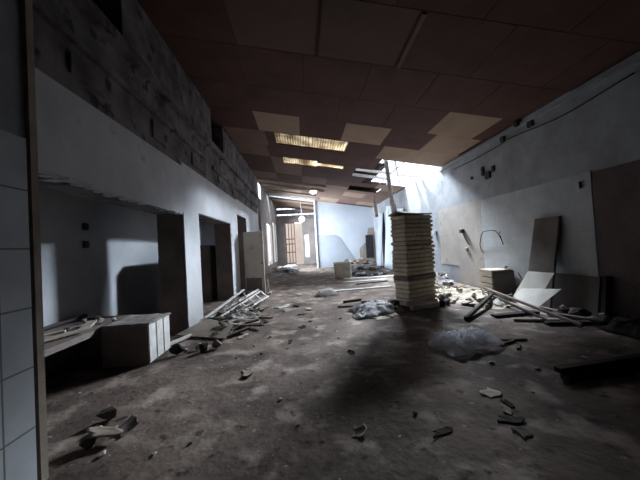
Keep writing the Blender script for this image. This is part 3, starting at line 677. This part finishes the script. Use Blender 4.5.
# tall leaning board
o = leanboard('tall_board', (4.88, 6.17, 0), (4.88, 5.50, 0), (5.11, 5.38, 1.84), (5.11, 5.98, 1.84), .05, M['taupe']); tag(o, 'tall grey brown board leaning on the right wall', 'board')
o = leanboard('white_sheet', (4.66, 6.32, .0), (4.66, 5.62, .02), (4.82, 5.27, .73), (4.82, 5.93, .71), .012, M['sheetwhite']); tag(o, 'off white sheet leaning on the foot of the tall board, rear one', 'sheet')
o = leanboard('white_sheet', (4.58, 6.26, .0), (4.56, 5.48, .0), (4.74, 5.05, .46), (4.72, 6.04, .32), .012, M['sheetwhite']); tag(o, 'off white sheet leaning in front of another with its right corner raised', 'sheet')
# low brown board & dark strip
o = leanboard('low_board', (5.02, 5.66, .0), (5.02, 4.70, .0), (5.14, 4.70, .69), (5.14, 5.72, .69), .03, M['taupe']); tag(o, 'low wide brown board leaning on the right wall beside the tall one', 'board')
tag(plank('dark_post', (5.05, 4.58, .0), (5.14, 4.58, .72), .12, .08, M['darkwood']), 'short dark post leaning on the wall right of the low wide board', 'post')
# beams and planks on the floor
def bm_(p, q, w, h, m, lab, name='timber_beam'): tag(plank(name, p, q, w, h, M[m]), lab, 'beam')
bm_((2.87, 5.06, .04), (4.25, 6.35, .16), .07, .07, 'darkwood', 'dark square beam lying nearest the pale rubble, pointing to the right wall')
bm_((4.5, 6.95, .22), (4.25, 4.22, .04), .05, .05, 'brownboard', 'long brown beam running down past the white sheets to the floor')
bm_((4.25, 6.3, .15), (4.0, 4.5, .04), .05, .04, 'darkwood', 'dark beam beside the long brown one in front of the white sheets')
bm_((3.45, 5.15, .03), (4.35, 5.2, .03), .14, .04, 'darkwood', 'flat dark plank lying on the floor in front of the white sheets', 'floor_plank')
bm_((3.6, 4.85, .03), (4.25, 4.62, .03), .10, .04, 'palewood', 'short pale-topped plank nearest the camera in the right timber pile', 'floor_plank')
bm_((3.9, 4.5, .03), (4.9, 4.3, .03), .10, .05, 'darkwood', 'dark plank at the right end of the timber pile', 'floor_plank')
bm_((4.4, 5.0, .04), (4.75, 4.0, .06), .09, .06, 'brownboard', 'brown plank slanting at the right end of the timber pile', 'floor_plank')
tag(chunk('plaster_lump', (4.1, 5.93, 0), (.2, .18, .17), M['bag'], 450), 'white plaster lump between the beams by the white sheets', 'lump')
tag(chunk('plaster_lump', (4.92, 5.22, 0), (.16, .14, .14), M['paper'], 451), 'white plaster lump before the low wide board', 'lump')
tag(chunk('plaster_lump', (4.98, 4.55, 0), (.18, .14, .12), M['taupe'], 452), 'grey lump at the foot of the short dark post', 'lump')
for k, (x, y, s) in enumerate(((4.72, 4.75, .4), (4.85, 5.05, .3), (4.6, 4.2, .45), (4.75, 3.9, .5), (4.9, 4.25, .35), (4.55, 5.0, .25))):
    tag(chunk('rubble_chunk', (x, y, 0), (s, s * .8, s * .45), M['rubbledark'], 460 + k), 'dark lump in the pile under the low wide board at right', 'rubble', 'dark lumps under the low board')
tag(crumple('dark_sheet', (4.75, 3.75, .0), .7, .9, .25, M['darkcloth'], 470, 2.0), 'dark cloth heap at the right edge against the wall', 'cloth')
# plastic film
tag(crumple('plastic_film', (2.17, 3.9, 0), .9, .55, .27, M['film'], 481, 1.7, .002, rz=14, res=40), 'crumpled clear plastic film on the floor right of the pillar shadow', 'plastic film')
for k, (x, y, w, rz) in enumerate(((2.75, 3.85, .3, 20), (2.9, 3.95, .4, -10), (2.8, 3.7, .22, 50))):
    dx, dy = math.cos(R(rz)) * w / 2, math.sin(R(rz)) * w / 2
    tag(plank('timber_offcut', (x - dx, y - dy, .015), (x + dx, y + dy, .02), .04, .025, M['brownboard']), 'thin brown lath right of the plastic film', 'timber', 'laths right of the plastic film')
# dark beams at right edge
tag(plank('steel_beam', (2.54, 2.83, .09), (4.4, 3.02, .09), .085, .055, M['darkwood']), 'upper black beam at the right edge of the foreground floor', 'beam')
tag(plank('steel_beam', (2.56, 2.77, .032), (4.35, 2.94, .032), .11, .058, M['darkwood']), 'lower dark beam under the black one in the right foreground', 'beam')
# foreground scraps
for k, (x, y, w, d, rz, cm, lab) in enumerate(((1.70, 2.66, .15, .13, 20, 'block', 'pale torn paper on the right foreground floor'), (1.74, 2.48, .05, .13, 0, 'rubbledark', 'dark sliver beside the pale torn paper'), (1.60, 2.26, .17, .08, -20, 'rubbledark', 'dark chip in the right foreground next to a grey one'),
                                               (1.58, 2.11, .10, .11, 15, 'taupe', 'grey pale chip nearest the camera in the right foreground'), (1.66, 2.38, .1, .06, 60, 'cardboard', 'tan crumb between the dark sliver and the dark chip'), (1.0, 2.2, .2, .05, 20, 'rubbledark', 'thin dark sliver on the bottom foreground floor'))):
    tag(scrap('floor_scrap', (x, y, 0), w, d, M[cm], 490 + k, .02, rz, .008), lab, 'scrap')
# tiny crumbs over the open floor
for k in range(70):
    x = rng.uniform(-1.4, 3.6); y = rng.choice([rng.uniform(2.2, 6), rng.uniform(4, 14)])
    if 1.9 < x < 3.4 and 5.8 < y < 7.4: continue
    if 1.5 < x < 2.7 and 3.4 < y < 4.3: continue
    s = rng.uniform(.03, .09)
    tag(chunk('floor_crumb', (x, y, 0), (s, s * .8, s * .4), M[rng.choice(['rubble', 'paper', 'rubbledark', 'cardboard'])], 600 + k), 'tiny crumb of rubble scattered on the open hall floor', 'crumb', 'crumbs on the hall floor')

# wall fittings
mb = MB(); mb.tube([(5.18, 8.05, 1.1), (5.13, 8.02, 1.3), (5.08, 7.85, 1.58), (5.06, 7.72, 1.66), (5.06, 7.45, 1.68), (5.08, 7.25, 1.66), (5.12, 7.12, 1.5), (5.15, 7.08, 1.28)], .012, 8)
tag(mb.build('loose_cable', M['cable'], origin=(5.18, 7.6, 1.1)), 'black cable looping out of the right wall tiles', 'cable')
mb = MB(); mb.tube([(5.18, 7.22, 1.62), (5.08, 7.12, 1.55), (5.06, 7.02, 1.44)], .012, 8)
tag(mb.build('loose_cable', M['cable'], origin=(5.18, 7.2, 1.6)), 'short frayed cable end right of the looping black cable', 'cable')
t = thing('tap_bracket', (5.19, 8.9, 1.7), 'dark metal tap bracket on the beige patch of the right wall', 'bracket')
MB().box((5.08, 8.86, 1.68), (5.19, 9.0, 1.8)).bevel(.01).build('head', M['fixture'], t); MB().tube([(5.14, 8.9, 1.7), (5.12, 8.75, 1.5), (5.16, 8.62, 1.28)], .018).build('pipe', M['metal'], t)
tag(MB().box((5.14, 10.75, 1.7), (5.2, 10.95, 1.85)).bevel(.01).build('socket_box', M['metal'], origin=(5.2, 10.85, 1.75)), 'grey socket box on the right wall beside the pillar', 'socket')
tag(MB().box((5.14, 8.72, 1.08), (5.19, 8.82, 1.2)).bevel(.01).build('socket_box', M['metal'], origin=(5.2, 8.77, 1.1)), 'small grey box under the tap bracket', 'socket')
for k, (y, z, w, h, lab) in enumerate(((7.52, 3.2, .22, .2, 'black broken fitting high on the right wall, largest of three'), (7.72, 3.36, .12, .26, 'thin black fitting left of the largest high on the right wall'), (7.28, 3.32, .12, .16, 'small black fitting right of the largest high on the right wall'),
                                       (6.86, 3.98, .16, .2, 'black box under the ceiling ledge on the right wall, farther'), (5.98, 3.96, .16, .16, 'black box on the right wall just below the ceiling ledge, nearer'), (6.28, 4.1, .14, .14, 'black lump on the ceiling ledge of the right wall'), (8.25, 3.3, .08, .1, 'tiny dark fitting far left of the high black ones'), (4.95, 2.36, .05, .16, 'thin dark mark plate at the top of the wall tiles'))):
    mb = MB(); mb.box((XR - (.06 if k != 5 else .14), y - w / 2, z - h / 2), (XR - (0 if k != 7 else .02), y + w / 2, z + h / 2)); mb.bevel(.02, 2)
    tag(mb.build('wall_fitting', M['fixture'], origin=(XR, y, z)), lab, 'wall fitting')
mb = MB(); pts = [(XR - .02, y, 3.83 + .05 * math.sin(y * 2.1) * (1 if y < 7 else .3)) for y in [4 + .25 * i for i in range(22)]]; mb.tube(pts, .012, 6)
tag(mb.build('wall_cable', M['cable'], origin=(XR, 6, 3.83)), 'thin dark cable running along the top of the right wall', 'cable')

# boards along the far right wall, hanging plank
leans = [(13.9, 14.9, 3.2, 'bluewhite', 'pale blue white sheet leaning on the right wall just beyond the pillar'), (15.3, 16.8, 3.6, 'bluewhite', 'tall pale blue sheet leaning on the right wall behind the nearer one'), (17.6, 18.6, 3.4, 'bluegrey', 'blue grey sheet leaning on the far right wall')]
for k, (y0, y1, z, cm, lab) in enumerate(leans):
    o = leanboard('wall_sheet', (4.75, y1, 0), (4.75, y0, 0), (5.1, y0 + .1, z), (5.1, y1, z + .1), .03, M[cm]); tag(o, lab, 'sheet')
tag(MB().box((4.5, 20.3, .5), (5.05, 20.36, 2.15)).bevel(.01).build('grey_board', M['fixture'], origin=(4.8, 20.33, .5)), 'dark grey board standing on the tan bank before the partition', 'board')
tag(plank('hanging_plank', (4.42, 16.6, 3.05), (4.33, 16.6, zc(4.33) - .01), .2, .05, M['palewood']), 'tan plank hanging down from the far ceiling', 'plank')
# pendants
t = thing('pendant_lamp', (.01, 19.5, 3.25), 'white globe lamp hanging on a long cord before the back wall', 'lamp')
MB().tube([(.01, 19.5, 3.68), (-.06, 19.5, zc(-.06) + .0)], .012).build('cord', M['whitewood'], t)
MB().lathe([(.04, -.21)] + [(.21 * math.cos(a), .21 * math.sin(a)) for a in [R(-75 + 15 * i) for i in range(11)]] + [(.05, .21)], (.01, 19.5, 3.47)).build('globe', M['globe'], t)
MB().lathe([(.06, 0), (.05, .08)], (.01, 19.5, 3.66), 12).build('lamp_holder', M['metal'], t)
t = thing('ceiling_lamp', (.75, 16.5, 4.6), 'lit round ceiling lamp under the boards near the partition top', 'lamp')
MB().lathe([(.06, -.16), (.17, -.12), (.23, -.02), (.2, .04)], (.75, 16.5, 4.73)).build('lamp_shade', M['globe'], t); MB().lathe([(.12, 0), (.1, .1)], (.75, 16.5, 4.77), 12).build('base', M['metal'], t)

# ------------------------------------------------------------------ light
w = bpy.data.worlds.new('sky'); bpy.context.scene.world = w; w.use_nodes = True
bg = w.node_tree.nodes['Background']; bg.inputs['Color'].default_value = (.80, .89, 1, 1); bg.inputs['Strength'].default_value = 2.6
def area(name, loc, direction, sx, sy, power, col, spread=180):
    l = bpy.data.lights.new(name, 'AREA'); l.shape = 'RECTANGLE'; l.size = sx; l.size_y = sy; l.energy = power; l.color = col; l.spread = R(spread)
    o = bpy.data.objects.new(name, l); o.location = loc; o.rotation_euler = V(direction).to_track_quat('-Z', 'Y').to_euler(); C.objects.link(o); return o
# bright patch of sky seen through the broken roof
HOLE = V((4.1, 11.6, 4.3))
area('sky_over_roof_hole', (4.2, 14.6, 8.4), HOLE - V((4.2, 14.6, 8.4)), 2.2, 1.8, 4400, (.80, .90, 1), 150)
area('sky_over_roof_hole', (8.0, 16.5, 7.8), HOLE - V((8.0, 16.5, 7.8)), 2.4, 1.8, 4400, (.84, .92, 1), 150)
area('low_sky_over_wall', (11.0, 15.9, 7.1), HOLE - V((11.0, 15.9, 7.1)), 1.6, .9, 3500, (.80, .90, 1), 150)
area('daylight_far_window', (-2.25, 19.0, 2.0), (1, .25, .05), 2.2, 2.4, 700, (.80, .90, 1), 140)
area('daylight_far_window', (-2.25, 23.8, 2.1), (1, -.2, 0), 2.6, 3.0, 300, (.85, .92, 1), 140)
# ------------------------------------------------------------------ camera
cam = bpy.data.cameras.new('camera'); co = bpy.data.objects.new('camera', cam); C.objects.link(co)
yaw, pitch, roll = R(3.4), R(1.35), R(3.3)
fw = V((math.sin(yaw) * math.cos(pitch), math.cos(yaw) * math.cos(pitch), math.sin(pitch)))
r0 = V((math.cos(yaw), -math.sin(yaw), 0)); u0 = r0.cross(fw)
rr = r0 * math.cos(roll) - u0 * math.sin(roll); uu = rr.cross(fw)
mtx = Matrix((rr, uu, -fw)).transposed().to_4x4(); mtx.translation = V((0, 0, 1.5)); co.matrix_world = mtx
cam.sensor_width = 36; cam.lens = 285 / 640 * 36; cam.clip_start = .05; cam.clip_end = 200
sc = bpy.context.scene; sc.camera = co
sc.view_settings.view_transform = 'Standard'; sc.view_settings.look = 'None'; sc.view_settings.gamma = 1; sc.view_settings.exposure = 0
sc.view_settings.use_curve_mapping = False
sc.cycles.max_bounces = 10; sc.cycles.diffuse_bounces = 4
